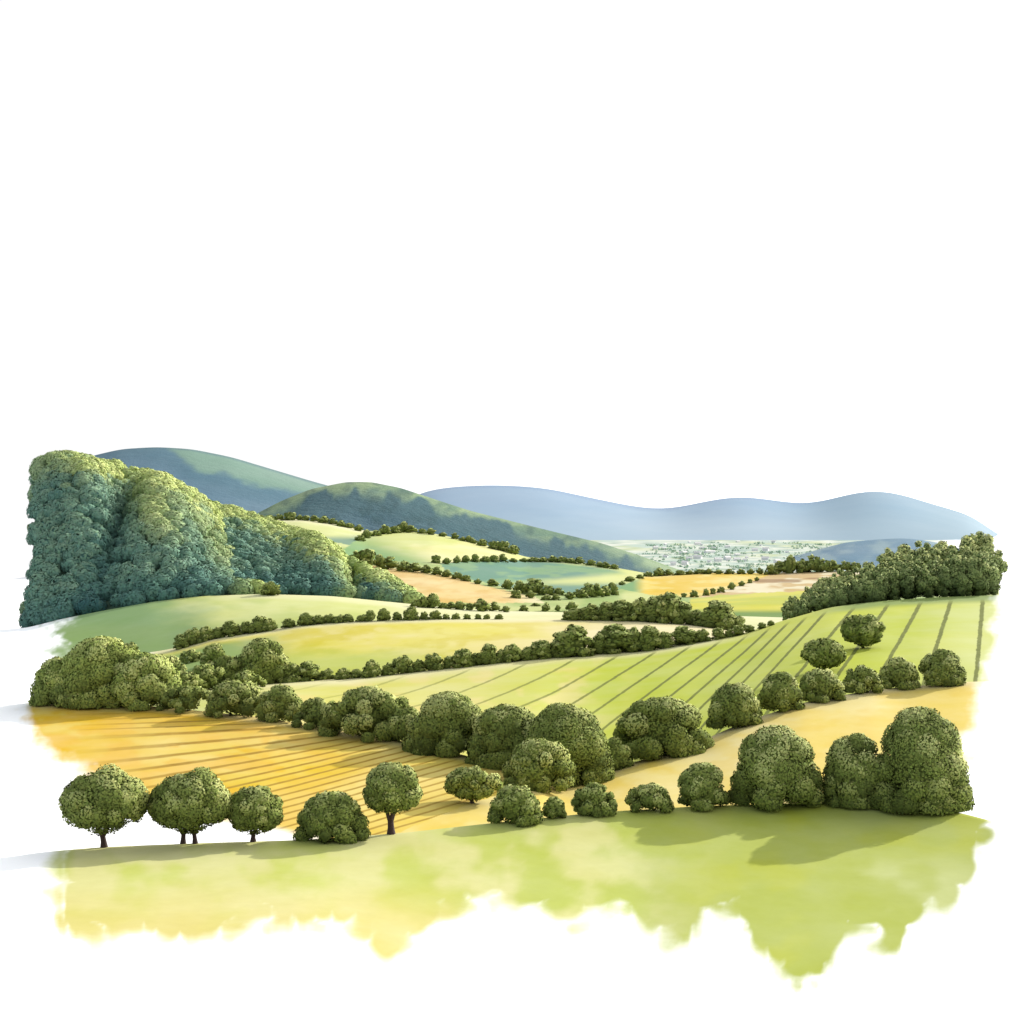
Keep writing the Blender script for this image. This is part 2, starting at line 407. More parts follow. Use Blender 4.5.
sheet('W1', ['hill'], xs, [(yE(xs) + 1, 915), (WT1(xs), 1260), (WT1(xs) + 6, 1330), (WT1(xs) + 50, 1500)], [50, 3, 2], shade_floor, [m_floor], dome=.5, lift=lift1, sm=5)
xs = np.arange(196, 424, 2.5)
sheet('W2', ['hill'], xs, [(yE(xs) + 1, 945), (WT2(xs), dW2(xs)), (WT2(xs) + 5, dW2(xs) + 50), (WT2(xs) + 40, dW2(xs) + 160)], [50, 3, 2], shade_floor, [m_floor], dome=.5, lift=lift2, sm=5)

# --- far wooded ridge
yM1 = lambda x: C(x, [(200, 540), (255, 514), (280, 501), (310, 489), (345, 482), (370, 482), (400, 488), (430, 498), (470, 511), (510, 521), (550, 531), (600, 543), (640, 556), (670, 567), (700, 577), (730, 586)])
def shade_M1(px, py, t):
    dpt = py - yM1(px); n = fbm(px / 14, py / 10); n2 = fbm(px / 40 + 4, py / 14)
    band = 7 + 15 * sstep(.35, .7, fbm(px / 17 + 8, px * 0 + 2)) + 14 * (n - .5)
    c = mixc(paint(116, 146, 120), paint(70, 106, 114), sstep(0, 1, dpt / band))  # light on the crest and shade on the face, painted as a band
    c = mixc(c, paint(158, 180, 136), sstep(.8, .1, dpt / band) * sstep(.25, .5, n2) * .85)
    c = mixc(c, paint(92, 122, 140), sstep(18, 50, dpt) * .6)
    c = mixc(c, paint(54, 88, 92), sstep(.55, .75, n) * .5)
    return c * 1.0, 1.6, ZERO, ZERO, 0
m_ridge = ground_material('wooded_ridge', .035, .12, 0, bump=.3)
xs = np.arange(220, 726, 2.0)
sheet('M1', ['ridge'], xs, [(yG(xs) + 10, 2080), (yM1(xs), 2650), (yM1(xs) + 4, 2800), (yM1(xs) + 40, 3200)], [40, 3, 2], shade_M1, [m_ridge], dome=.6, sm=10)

# --- far left hill
yM2 = lambda x: C(x, [(0, 480), (60, 466), (90, 456), (120, 449), (155, 447), (190, 449), (230, 457), (270, 469), (310, 481), (350, 492), (420, 512), (470, 530)])
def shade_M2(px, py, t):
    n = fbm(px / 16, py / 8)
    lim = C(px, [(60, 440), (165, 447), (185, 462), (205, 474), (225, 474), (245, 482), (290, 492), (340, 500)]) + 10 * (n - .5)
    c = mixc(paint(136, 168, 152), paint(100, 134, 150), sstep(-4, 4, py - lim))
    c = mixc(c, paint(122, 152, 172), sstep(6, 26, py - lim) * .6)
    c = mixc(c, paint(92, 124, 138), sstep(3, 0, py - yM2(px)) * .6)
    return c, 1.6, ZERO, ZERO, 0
m_hill2 = ground_material('far_hill_wood', .02, .09, 0, bump=.12)
xs = np.arange(60, 460, 2.5)
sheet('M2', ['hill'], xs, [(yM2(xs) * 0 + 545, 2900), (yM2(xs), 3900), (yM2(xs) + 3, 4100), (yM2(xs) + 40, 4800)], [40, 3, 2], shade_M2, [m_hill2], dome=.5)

# --- blue hills on the skyline
yN = lambda x: C(x, [(380, 520), (405, 498), (425, 490), (460, 486), (500, 485), (545, 488), (590, 498), (640, 508), (670, 509), (700, 502), (735, 496), (765, 499), (795, 504), (820, 502), (850, 493), (875, 490), (900, 494), (930, 504), (960, 512), (980, 519), (992, 532), (1000, 545)])
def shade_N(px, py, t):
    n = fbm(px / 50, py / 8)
    c = mixc(paint(164, 190, 214), paint(184, 206, 222), sstep(496, 534, py + 14 * (n - .5)))  # distance haze painted in as pale blue base colour
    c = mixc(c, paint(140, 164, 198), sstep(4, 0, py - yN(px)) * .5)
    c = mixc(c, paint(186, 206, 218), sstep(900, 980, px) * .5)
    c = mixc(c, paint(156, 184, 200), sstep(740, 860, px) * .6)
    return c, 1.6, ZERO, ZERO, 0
m_blue = ground_material('blue_hills', .006, .05, 0)
xs = np.arange(380, 1001, 3.0)
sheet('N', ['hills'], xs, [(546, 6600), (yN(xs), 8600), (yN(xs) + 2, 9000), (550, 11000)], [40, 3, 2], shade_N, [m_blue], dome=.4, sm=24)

yH = lambda x: C(x, [(760, 566), (790, 557), (815, 550), (845, 542), (880, 539), (905, 538), (935, 542), (970, 552), (1000, 562)])
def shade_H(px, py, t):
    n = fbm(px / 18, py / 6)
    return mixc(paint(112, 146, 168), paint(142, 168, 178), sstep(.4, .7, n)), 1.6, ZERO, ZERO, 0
xs = np.arange(760, 1001, 3.0)
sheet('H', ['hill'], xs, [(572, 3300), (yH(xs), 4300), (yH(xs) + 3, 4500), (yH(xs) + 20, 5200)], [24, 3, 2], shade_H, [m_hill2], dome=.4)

# --- broad plain that carries everything to the horizon
PLAIN = -99.0
def plain():
    ys = np.concatenate([np.arange(-3000, 2000, 500), np.linspace(2000, 7600, 150), np.array([9000, 14000, 25000, 60000])])
    nx = 240
    u = np.linspace(-1, 1, nx)
    Y, U = np.meshgrid(ys, u, indexing='ij')
    half = np.maximum(3500, np.abs(Y) * .9); X = np.where(U < 0, U * 1000, U * half)
    V = np.stack([X, Y, np.full(X.shape, PLAIN)], -1)
    Ys = np.maximum(Y, 500); px = 512 + F * X / Ys; py = 512 - F * (PLAIN - EYE) / Ys
    n = fbm(px / 16, py * .6); n2 = fbm(px / 9 + 7, py * .9 + 3)
    c = mixc(paint(196, 214, 200), paint(232, 236, 220), sstep(.4, .6, n))
    c = mixc(c, paint(150, 178, 164), sstep(.52, .66, n2) * .8)
    c = mixc(c, paint(206, 214, 150), sstep(.6, .7, fbm(px / 22 + 40, py * .5)) * .6)
    wash = np.minimum(np.minimum((px - 560) / 30, (960 - px) / 30), np.minimum((Y - 2000) / 300, (7600 - Y) / 300)).clip(-1, 1.6)
    nr, nc = X.shape; idx = np.arange(nr * nc).reshape(nr, nc)
    q = np.stack([idx[:-1, :-1], idx[:-1, 1:], idx[1:, 1:], idx[1:, :-1]], -1).reshape(-1, 4)
    me = mesh_from('plain', V.reshape(-1, 3), q, c.reshape(-1, 3), [ground_material('plain_ground', .012, .07, 0)], True)
    at = me.attributes.new('wash', 'FLOAT', 'POINT'); at.data.foreach_set('value', np.ascontiguousarray(wash.ravel()))
    tag(link('plain', me), kind='structure')
plain()

# ------------------------------------------------------------------ foliage
def unit(v): return v / np.maximum(np.linalg.norm(v, axis=-1, keepdims=True), 1e-9)
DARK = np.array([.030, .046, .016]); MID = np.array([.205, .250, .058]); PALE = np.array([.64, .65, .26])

def leaves(blobs, size, density, rng, jitter=.36, pal=(DARK, MID, PALE), keep=None, aspect=1.0):
    """many small leaf faces over the surface of overlapping lumps. blobs: (x,y,z,r,tone)"""
    B = np.array(blobs, float)
    P = []; Nn = []; T = []
    for i, b in enumerate(B):
        n = max(6, int(density * 4 * math.pi * b[3] ** 2 / size ** 2))
        d = unit(rng.normal(size=(n, 3)))
        rad = b[3] * (1 + rng.normal(0, .045, (n, 1)))
        p = b[:3] + d * rad * np.array([1, 1, aspect])
        o = np.linalg.norm((p[:, None, :] - B[None, :, :3]) / np.array([1, 1, aspect]), axis=2) / B[None, :, 3]
        o[:, i] = 9
        ok = o.min(1) > .84
        if keep is not None: ok &= keep(p)
        p = p[ok]; d = d[ok]
        P.append(p); Nn.append(d); T.append(b[4] + .3 * d[:, 2] + rng.normal(0, .06, len(p)))  # upward-facing leaves painted lighter, standing in for top light
    P = np.vstack(P); Nn = np.vstack(Nn); T = np.concatenate(T)
    n = len(P)
    nr = unit(Nn + rng.normal(0, jitter, (n, 3)))
    cen = B[:, :3].mean(0); big = unit(P - cen)
    sn = unit(Nn * .6 + big * .95 + rng.normal(0, .12, (n, 3)))
    flip = (nr * sn).sum(1) < .1; nr[flip] = sn[flip]
    a = unit(np.cross(nr, rng.normal(size=(n, 3)))); b = np.cross(nr, a)
    s = size * rng.uniform(.65, 1.35, (n, 1))
    V = np.stack([P - a * s * .75, P - b * s * .5 + a * s * .1, P + a * s * .75, P + b * s * .5 - a * s * .1], 1).reshape(-1, 3)
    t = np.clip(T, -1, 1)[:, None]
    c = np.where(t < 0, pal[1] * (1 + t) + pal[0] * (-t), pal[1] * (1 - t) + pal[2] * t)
    c = c * rng.uniform(.92, 1.08, (n, 1)) * (1 + rng.normal(0, .03, (n, 3)))
    # wind the face so that it looks outward
    fn = np.cross(V.reshape(-1, 4, 3)[:, 1] - V.reshape(-1, 4, 3)[:, 0], V.reshape(-1, 4, 3)[:, 2] - V.reshape(-1, 4, 3)[:, 0])
    bad = (fn * nr).sum(1) < 0
    Vq = V.reshape(-1, 4, 3); Vq[bad] = Vq[bad][:, ::-1]
    return Vq.reshape(-1, 3), np.repeat(np.clip(c, .003, .9), 4, 0), np.repeat(sn, 4, 0)

def core(blobs, k=.86, colr=DARK * .6, seg=8, ring=5, aspect=1.0):
    vs = []; fs = []
    for b in blobs:
        o = len(vs)
        for i in range(ring + 1):
            th = math.pi * i / ring
            for j in range(seg):
                ph = 2 * math.pi * j / seg
                vs.append((b[0] + b[3] * k * math.sin(th) * math.cos(-ph), b[1] + b[3] * k * math.sin(th) * math.sin(ph), b[2] + b[3] * k * math.cos(th) * aspect))
        for i in range(ring):
            for j in range(seg):
                fs.append((o + i * seg + j, o + (i + 1) * seg + j, o + (i + 1) * seg + (j + 1) % seg, o + i * seg + (j + 1) % seg))
    vs = np.array(vs); m = (ring + 1) * seg
    nn = unit(np.vstack([vs[i * m:(i + 1) * m] - np.array(b[:3]) for i, b in enumerate(blobs)]))
    return vs, np.array(fs), np.tile(colr, (len(vs), 1)), nn

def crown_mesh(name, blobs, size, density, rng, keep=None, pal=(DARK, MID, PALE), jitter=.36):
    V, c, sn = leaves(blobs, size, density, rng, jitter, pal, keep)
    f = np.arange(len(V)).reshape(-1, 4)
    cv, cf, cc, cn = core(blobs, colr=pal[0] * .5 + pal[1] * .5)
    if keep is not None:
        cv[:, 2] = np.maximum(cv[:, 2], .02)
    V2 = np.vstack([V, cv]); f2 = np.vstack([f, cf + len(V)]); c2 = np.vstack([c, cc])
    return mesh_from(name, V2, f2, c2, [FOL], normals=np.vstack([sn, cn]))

def dome_blobs(W, Hh, rng, n0=26, flat=True, depth=.8, squash=None, lump=1.0):
    """lumps filling a crown W wide and Hh high whose lowest point is z=0"""
    out = []; n = int(n0 * 1.5)
    rb = .5 * min(W, Hh * 1.3)
    out.append((0, 0, Hh * (.47 if not flat else .42), min(W * .36, Hh * .44), -.2))
    ax, az = W / 2, Hh
    k = 0
    while len(out) < n and k < 4000:
        k += 1
        r = rb * rng.uniform(.19, .34) * lump
        ph = rng.uniform(0, 2 * math.pi)
        if flat:
            th = rng.uniform(0.0, 1.0) ** 1.35
            el = th * math.pi / 2
            x = (ax - r * .92) * math.cos(el) ** .75 * math.cos(ph); y = (ax * depth - r * .92) * math.cos(el) ** .75 * math.sin(ph)
            z = max(r * .45, (az - r * .95) * math.sin(el))
        else:
            el = math.asin(rng.uniform(-.8, 1))
            x = (ax - r * .92) * math.cos(el) * math.cos(ph); y = (ax * depth - r * .92) * math.cos(el) * math.sin(ph)
            z = az * .48 + (az * (.50 if el > 0 else .42) - r * .9) * math.sin(el)
            z = max(z, r * .8)
        if W > 1.6 * Hh: pass
        out.append((x, y, z, r, rng.uniform(-.4, .45) - .75 * max(0, .5 - z / Hh)))  # low lumps painted darker, as shade under the crown
    return out

def tube(pts, rad, seg=7):
    vs = []; fs = []
    pts = [np.array(p, float) for p in pts]
    for i, p in enumerate(pts):
        t = unit((pts[min(i + 1, len(pts) - 1)] - pts[max(i - 1, 0)])[None])[0]
        a = unit(np.cross(t, [0.3, 1, .1])[None])[0]; b = np.cross(t, a)
        for j in range(seg):
            ph = 2 * math.pi * j / seg
            vs.append(p + rad[i] * (a * math.cos(ph) + b * math.sin(ph)))
    for i in range(len(pts) - 1):
        for j in range(seg):
            fs.append((i * seg + j, i * seg + (j + 1) % seg, (i + 1) * seg + (j + 1) % seg, (i + 1) * seg + j))
    return np.array(vs), np.array(fs)

def trunk_mesh(name, base_x, h, r, rng, spread, limbs=5):
    V = []; Fc = []; n = 0
    def add(p, rd):
        nonlocal n
        v, f = tube(p, rd); V.append(v); Fc.append(f + n); n += len(v)
    lean = rng.uniform(-.1, .1) * h
    top = np.array([base_x + lean, 0, h * .40])
    add([(base_x, 0, -.5), (base_x, 0, .05), (base_x + lean * .3, 0, h * .2), top], [r * 1.6, r * 1.25, r * .95, r * .85])
    for i in range(limbs):
        ph = 2 * math.pi * i / limbs + rng.uniform(-.3, .3)
        e = top + np.array([math.cos(ph) * spread, math.sin(ph) * spread * .8, h * rng.uniform(.7, 1.1)])
        add([top + (0, 0, -.08 * h), (top * .55 + e * .45) + (0, 0, .1 * h), e], [r * .62, r * .42, r * .16])
    return mesh_from(name, np.vstack(V), np.vstack(Fc), None, [BARK], True)

above = lambda p: p[:, 2] > .03

# ------------------------------------------------------------------ the trees one can tell apart
def tree_at(key, px, base, x0, x1, y0, y1, label, group, kind='bush', n=26, lump=1.0, leaf_px=1.9, trunks=None, depth=.8, pal=None, seed=None, dens=1.3, flat=None, extra=None):
    """px, base: foot; x0..x1, y0..y1: extent of the crown as seen"""
    rng = np.random.default_rng(abs(hash((px, base))) % 2 ** 31 if seed is None else seed)
    p, D = ground(key, px, base)
    s = D / F
    W = (x1 - x0) * s * ((1.24 if px < 480 else 1.1) if group in ('hedgerow between the near fields', 'thicket left of the striped field') else 1.0); Hh = (y1 - y0) * s; size = leaf_px * s
    off = ((x0 + x1) / 2 - px) * s
    pal = pal or (DARK, MID, PALE)
    fl = (kind == 'bush') if flat is None else flat
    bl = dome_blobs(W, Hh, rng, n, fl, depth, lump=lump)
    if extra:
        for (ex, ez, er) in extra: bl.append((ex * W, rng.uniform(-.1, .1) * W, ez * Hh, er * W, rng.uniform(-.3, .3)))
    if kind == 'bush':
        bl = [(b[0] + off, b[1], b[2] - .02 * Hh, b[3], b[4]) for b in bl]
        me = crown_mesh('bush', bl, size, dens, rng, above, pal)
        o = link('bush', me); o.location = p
        tag(o, label, 'bush', group)
    else:
        up = (base - y1) * s
        o = bpy.data.objects.new('broadleaf_tree', None); col.objects.link(o); o.location = p
        o.empty_display_size = 1
        tag(o, label, 'tree', group)
        me = crown_mesh('crown', bl, size, dens, rng, None, pal)
        c = link('crown', me, o); c.location = (off, 0, up)
        for (tx, tr) in (trunks or [(0, 1.6)]):
            tm = trunk_mesh('trunk', tx * s, up + Hh * .25, tr * s, rng, W * .22)
            link('trunk', tm, o)
    return o

FG = 'trees and bushes along the brow of the near meadow'
tree_at('A', 104, 846.5, 61, 149, 769, 834, 'wide spreading tree with forked dark trunk at the left end of the meadow brow', FG, 'tree', 40, .9, trunks=[(0, 3.1)], extra=[(.3, .55, .18), (-.32, .35, .17), (.02, .82, .17)])
tree_at('A', 190, 842.5, 149, 232, 772, 833, 'broad tree on two short dark trunks, second along the meadow brow', FG, 'tree', 40, .9, trunks=[(-7, 2.6), (5, 2.4)], extra=[(.12, .82, .19), (.34, .42, .16)])
tree_at('A', 253, 841.5, 226, 284, 785, 836, 'smaller round tree on one short trunk beside the two-trunked tree', FG, 'tree', 34, .95, trunks=[(0, 2.6)])
tree_at('A', 332, 838.5, 294, 370, 791, 838, 'low wide dark bush at the corner of the ochre field, left of the slender tree', FG, 'bush', 34)
tree_at('A', 391, 833.5, 363, 422, 760, 819, 'slender upright tree with bare reddish brown trunk in front of the ochre field', FG, 'tree', 36, .95, trunks=[(0, 3.6)])
tree_at('B', 472, 803, 444, 503, 766, 801, 'small flat-bottomed tree standing alone where ochre and wheat fields meet', 'lone trees in the fields', 'tree', 30, .95, trunks=[(0, 2.0)])
tree_at('A', 515, 822, 488, 543, 784, 822, 'rounded bush at the left end of the bush row below the wheat field', FG)
tree_at('A', 551, 817, 537, 567, 796, 817, 'very small low bush tucked against a rounded bush on the meadow brow', FG, n=16)
tree_at('A', 594, 812.5, 570, 618, 782, 813, 'small dome-shaped bush standing free below the wheat field', FG, n=22)
tree_at('A', 650, 809.5, 624, 674, 783, 810, 'low flattened bush beside the meadow shadow, left of a taller dark bush', FG, n=22)
tree_at('A', 703, 806.5, 674, 731, 763, 807, 'medium dark round bush left of the big round tree on the brow', FG, n=26)
tree_at('A', 775, 804, 729, 823, 726, 805, 'big full round tree with pale top and foliage down to the grass', FG, n=46, lump=.9, flat=True)
tree_at('A', 852, 803.5, 821, 890, 733, 804, 'dark ragged tree half hidden by the largest tree on the right', FG, n=36)
tree_at('A', 920, 806, 868, 971, 708, 808, 'largest and tallest round tree, at the right end of the meadow brow', FG, n=52, lump=.9)

HB = 'hedgerow between the near fields'
tree_at('B', 541, 787, 504, 575, 739, 788, 'full round bush in front of the hedgerow in the dip', HB, n=34, leaf_px=1.75)
tree_at('B', 588, 776, 570, 610, 750, 778, 'small bush right of the full round bush in the dip', HB, n=20, leaf_px=1.75)
tree_at('B', 617, 767, 606, 632, 757, 768, 'tiny low bush at the tip of the wheat field', HB, n=10, leaf_px=2)
tree_at('B', 500, 764, 468, 545, 706, 766, 'dark rounded tree on the left half of the long clump above the dip', HB, n=36, leaf_px=1.75)
tree_at('B', 560, 779, 515, 608, 702, 780, 'large domed tree with pale right shoulder above the dip', HB, n=44, leaf_px=1.75)
tree_at('B', 612, 769, 595, 632, 736, 769, 'dark low bush in the gap between two large domed trees', HB, n=18, leaf_px=1.75)
tree_at('B', 662, 754, 614, 709, 702, 759, 'large domed tree at the upper edge of the wheat field', HB, n=44, leaf_px=1.75)
tree_at('B', 734, 727, 709, 760, 688, 733, 'round tree next right of the large domed tree along the wheat field', HB, n=28, leaf_px=1.75)
tree_at('B', 779, 711, 757, 802, 676, 716, 'second round bush in the rising row along the wheat field', HB, n=24, leaf_px=1.75)
tree_at('B', 820, 700, 799, 843, 671, 703, 'third, broader bush in the rising row along the wheat field', HB, n=24, leaf_px=1.75)
tree_at('B', 861, 692, 842, 881, 666, 693, 'fourth, smallest bush in the rising row along the wheat field', HB, n=22, leaf_px=1.75)
tree_at('B', 898, 687.5, 879, 918, 657, 688, 'fifth bush from the dip in the rising row along the wheat field', HB, n=22, leaf_px=1.75)
tree_at('B', 941, 684, 919, 964, 650, 685, 'last and largest of the round bushes at the right end of the rising row', HB, n=26, leaf_px=1.75)
tree_at('C', 823, 671, 801, 846, 637, 670, 'lower left of the two dark round trees inside the striped field', 'lone trees in the fields', 'tree', 28, leaf_px=2, trunks=[(0, 1.6)])
tree_at('C', 863, 648, 841, 886, 613, 647, 'upper right of the two dark round trees inside the striped field', 'lone trees in the fields', 'tree', 28, leaf_px=2, trunks=[(0, 1.6)])
tree_at('B', 448, 751, 411, 483, 691, 751, 'tall round tree with pale right side above the end of the ochre field', HB, n=36, leaf_px=1.75)
tree_at('B', 404, 741, 388, 424, 707, 742, 'low shadowed bush filling the gap between two round trees', HB, n=18, leaf_px=1.75)
tree_at('B', 370, 735, 329, 412, 687, 736, 'wide mounded tree above the furrows, left of the tall round tree', HB, n=36, leaf_px=1.75)
tree_at('B', 318, 726, 296, 342, 699, 728, 'low dark bush left of the wide mounded tree', HB, n=20, leaf_px=1.75)
tree_at('B', 279, 719, 259, 300, 685, 721, 'narrow round bush with a pale top above the ochre field', HB, n=22, leaf_px=1.75)
tree_at('B', 237, 714, 211, 263, 681, 716, 'round bush with light centre above the ochre field, left of a narrow one', HB, n=26, leaf_px=1.75)
tree_at('B', 190, 710, 163, 215, 687, 711, 'low light bush between the big left thicket and a round bush', HB, n=22, leaf_px=1.75)
LT = 'thicket left of the striped field'
G2 = (DARK * 1.5, MID * 1.35, PALE * 1.05)
tree_at('B', 62, 703.5, 37, 92, 655, 703, 'low tree at the ragged left end of the thicket', LT, n=28, leaf_px=1.75, pal=G2)
tree_at('B', 103, 703.5, 64, 145, 637, 704, 'tallest yellow-green tree of the left thicket', LT, n=40, leaf_px=1.75, pal=G2)
tree_at('B', 144, 706, 112, 178, 652, 706, 'light green tree on the right slope of the left thicket', LT, n=32, leaf_px=1.75, pal=G2)
tree_at('C', 165, 690, 149, 186, 641, 676, 'small leaning tree rising behind the left thicket', LT, n=24, leaf_px=1.9)
tree_at('C', 184, 693, 168, 202, 671, 692, 'small pale-topped bush behind the left thicket', LT, n=18, leaf_px=1.9)
tree_at('C', 247, 690, 231, 264, 669, 689, 'small pale bush just above the round bush of the ochre field', LT, n=18, leaf_px=1.9)
tree_at('C', 262, 683, 238, 286, 637, 683, 'tall dark tree in the clump at the left end of the striped field', LT, n=32, leaf_px=1.9)
tree_at('C', 224, 686, 204, 248, 655, 686, 'dark lower tree left of the tall dark one', LT, n=24, leaf_px=1.9)
tree_at('C', 288, 682, 272, 302, 662, 682, 'small round bush at the right foot of the tall dark tree', LT, n=18, leaf_px=1.9)
tree_at('D', 214, 664, 203, 227, 643, 664, 'small dark tree on the green slope above the left clump', LT, n=18, leaf_px=1.8)
tree_at('D', 191, 662, 181, 203, 648, 661, 'low dark bush left of a small dark tree on the green slope', LT, n=14, leaf_px=1.8)
tree_at('C', 205, 690, 186, 228, 664, 690, 'dark hollow bush in the shaded middle of the left clump', LT, n=18, leaf_px=1.9)

# ------------------------------------------------------------------ rows of small bushes (copies of a few kinds)
protos = []
for k in range(5):
    rng = np.random.default_rng(100 + k)
    bl = dome_blobs(1.0, [.8, .95, 1.1, .7, 1.0][k], rng, 18, True, .9)
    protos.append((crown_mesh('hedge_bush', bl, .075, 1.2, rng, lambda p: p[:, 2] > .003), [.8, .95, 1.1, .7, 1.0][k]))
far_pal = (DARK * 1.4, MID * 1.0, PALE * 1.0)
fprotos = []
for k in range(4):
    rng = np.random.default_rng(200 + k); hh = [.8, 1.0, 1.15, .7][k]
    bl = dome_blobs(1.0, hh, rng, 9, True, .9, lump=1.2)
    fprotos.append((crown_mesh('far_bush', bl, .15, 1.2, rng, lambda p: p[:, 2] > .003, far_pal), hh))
ORD = ['first', 'second', 'third', 'fourth', 'fifth', 'sixth', 'seventh', 'eighth', 'ninth', 'tenth', 'eleventh', 'twelfth', 'thirteenth', 'fourteenth', 'fifteenth', 'sixteenth', 'seventeenth', 'eighteenth', 'nineteenth', 'twentieth', 'twenty-first', 'twenty-second', 'twenty-third', 'twenty-fourth']
def hedge(key, items, where, group, far=False, name='bush'):
    """items: (x, foot, width, height) as seen"""
    items = sorted(items)
    for i, (x, y, w, h) in enumerate(items):
        p, D = ground(key, x, y); s = D / F
        me, mh = random.choice(fprotos if far else protos)
        o = link(name, me); o.location = p - np.array([0, 0, .03 * h * s])
        o.scale = (w * s * 1.2, w * s * 1.1, h * s / mh * 1.05); o.rotation_euler.z = random.uniform(-1.2, 1.2)
        adj = 'larger' if w > 1.5 * np.median([q[2] for q in items]) else ('smaller' if w < .7 * np.median([q[2] for q in items]) else 'small')
        tag(o, '%s bush, %s from left %s' % (adj, ORD[i], where), 'bush', group)

hedge('C', [(309, 680, 24, 19), (327, 679.5, 14, 11), (344, 679, 17, 11), (357, 678, 12, 9), (372, 677, 19, 17), (388, 675, 15, 12), (402, 673.5, 22, 18), (418, 671.5, 16, 12), (433, 670, 22, 17), (449, 668, 16, 12), (463, 667, 21, 18), (476, 665, 15, 12), (488, 664, 21, 20), (501, 662.5, 14, 13), (513, 661.5, 22, 17), (527, 660, 16, 13), (541, 658.5, 25, 18)],
      'in the hedge on top of the striped field', 'hedge along the far edge of the striped field')
hedge('C', [(572, 655.5, 44, 30), (556, 657, 20, 16), (600, 653.5, 22, 20), (617, 652, 42, 27), (634, 651, 22, 23), (648, 650, 28, 24), (664, 648, 18, 16), (684, 644.5, 27, 18), (701, 642, 17, 13), (718, 639, 14, 11), (729, 637, 9, 8), (738, 635.5, 13, 10), (750, 632, 10, 7), (762, 628.5, 9, 6), (771, 625.5, 7, 5)],
      'among the fuller bushes by the pale strip', 'hedge by the pale strip')
hedge('D', [(130, 656, 18, 14), (181, 648.5, 16, 14), (192, 645, 20, 17), (207, 640.5, 18, 14), (218, 638, 14, 11), (231, 636, 19, 15), (247, 633.5, 16, 12), (259, 632, 20, 16), (270, 630.5, 15, 12), (289, 627.5, 14, 9), (306, 625, 18, 12), (319, 624, 13, 9), (329, 623, 14, 9), (340, 622.5, 12, 8), (348, 622, 12, 8)],
      'on top of the yellow field below the pale slope', 'hedge along the top of the yellow field')
hedge('D', [(362, 621.5, 12, 7), (370, 621, 12, 11), (384, 620.5, 13, 12), (397, 620, 10, 8), (411, 619.8, 15, 13), (424, 619.5, 9, 8), (435, 619.3, 12, 9), (446, 619, 8, 5), (456, 619, 9, 6), (467, 619, 8, 5), (478, 619, 7, 5), (487, 619, 8, 5), (499, 619, 9, 5)],
      'on the far crest of the yellow field', 'little bushes on the crest of the yellow field')
hedge('D', [(574, 620, 22, 12), (590, 620, 24, 16), (606, 620, 24, 18), (622, 620.5, 28, 20), (638, 621, 28, 23), (654, 622, 28, 25), (668, 623, 30, 30), (683, 624, 26, 22), (697, 625, 18, 15), (716, 628, 38, 27), (738, 631, 17, 15), (727, 630, 16, 12)],
      'in the dark copse beyond the pale strip', 'copse beyond the pale strip', name='tree')
hedge('E', [(271, 595, 19, 13)], 'at the foot of the left wood, alone', 'lone bush by the wood')
list(o for o in col.objects)[-1]['label'] = 'lone small bush where the two wooded hills meet the pale field'
hedge('E', [(416, 607, 10, 8), (424, 607.5, 13, 11), (433, 608, 15, 14), (443, 608.5, 9, 6), (452, 609, 10, 7), (460, 609.5, 13, 8), (470, 610, 10, 7), (482, 611, 18, 12), (495, 611, 11, 9), (506, 612, 9, 6)],
      'at the end of the pale slope below tan field', 'bushes at the end of the pale field', True)
FV = 'far valley hedges'
hedge('G', [(516, 598, 11, 8), (524, 611, 10, 6), (531, 598, 10, 7), (546, 611, 10, 8), (546, 600, 9, 5), (558, 611, 6, 6), (570, 599, 12, 7), (556, 600, 9, 6), (583, 598, 10, 8), (536, 606, 9, 3), (572, 611, 12, 9)],
      'in the far valley bottom', 'bushes in the far valley bottom', True)
hedge('G', [(588, 597, 14, 14), (598, 597, 12, 13), (606, 596, 11, 10), (614, 595, 9, 11), (578, 597, 9, 8)],
      'in the small grove beside the teal field', 'small grove beside the teal field', True, 'tree')
hedge('G', [(357, 562, 14, 11), (367, 565, 18, 16), (380, 567, 13, 12), (391, 569, 17, 12), (404, 571, 13, 10), (416, 572, 14, 9), (427, 573, 12, 8), (437, 575, 12, 8), (447, 577, 10, 7), (457, 579, 10, 7), (466, 581, 10, 6), (478, 584, 8, 5), (493, 586, 12, 7), (508, 589, 12, 9), (520, 592, 13, 11), (533, 594, 20, 16), (547, 595, 14, 10), (559, 595, 13, 7)],
      'in the hedge above the tan field', 'hedge above the tan field', True)
hedge('G', [(436, 563, 10, 8), (447, 564, 9, 6), (457, 563, 9, 7), (466, 562.5, 9, 7), (475, 562, 9, 8), (485, 562, 10, 6), (494, 562, 10, 7), (503, 562, 10, 8), (513, 562, 9, 4), (524, 562, 9, 4)],
      'in the hedge left along the top of the teal field', 'hedge on top of the teal field', True)
hedge('G', [(533, 562, 11, 5), (543, 562, 10, 5), (553, 562, 12, 6), (562, 562.5, 12, 6), (571, 563, 10, 5), (580, 564, 11, 7), (591, 565.5, 10, 6), (600, 567, 9, 5), (606, 568, 10, 6), (614, 569, 9, 5)],
      'in the hedge right along the crest above the teal field', 'hedge on the crest above the teal field', True)
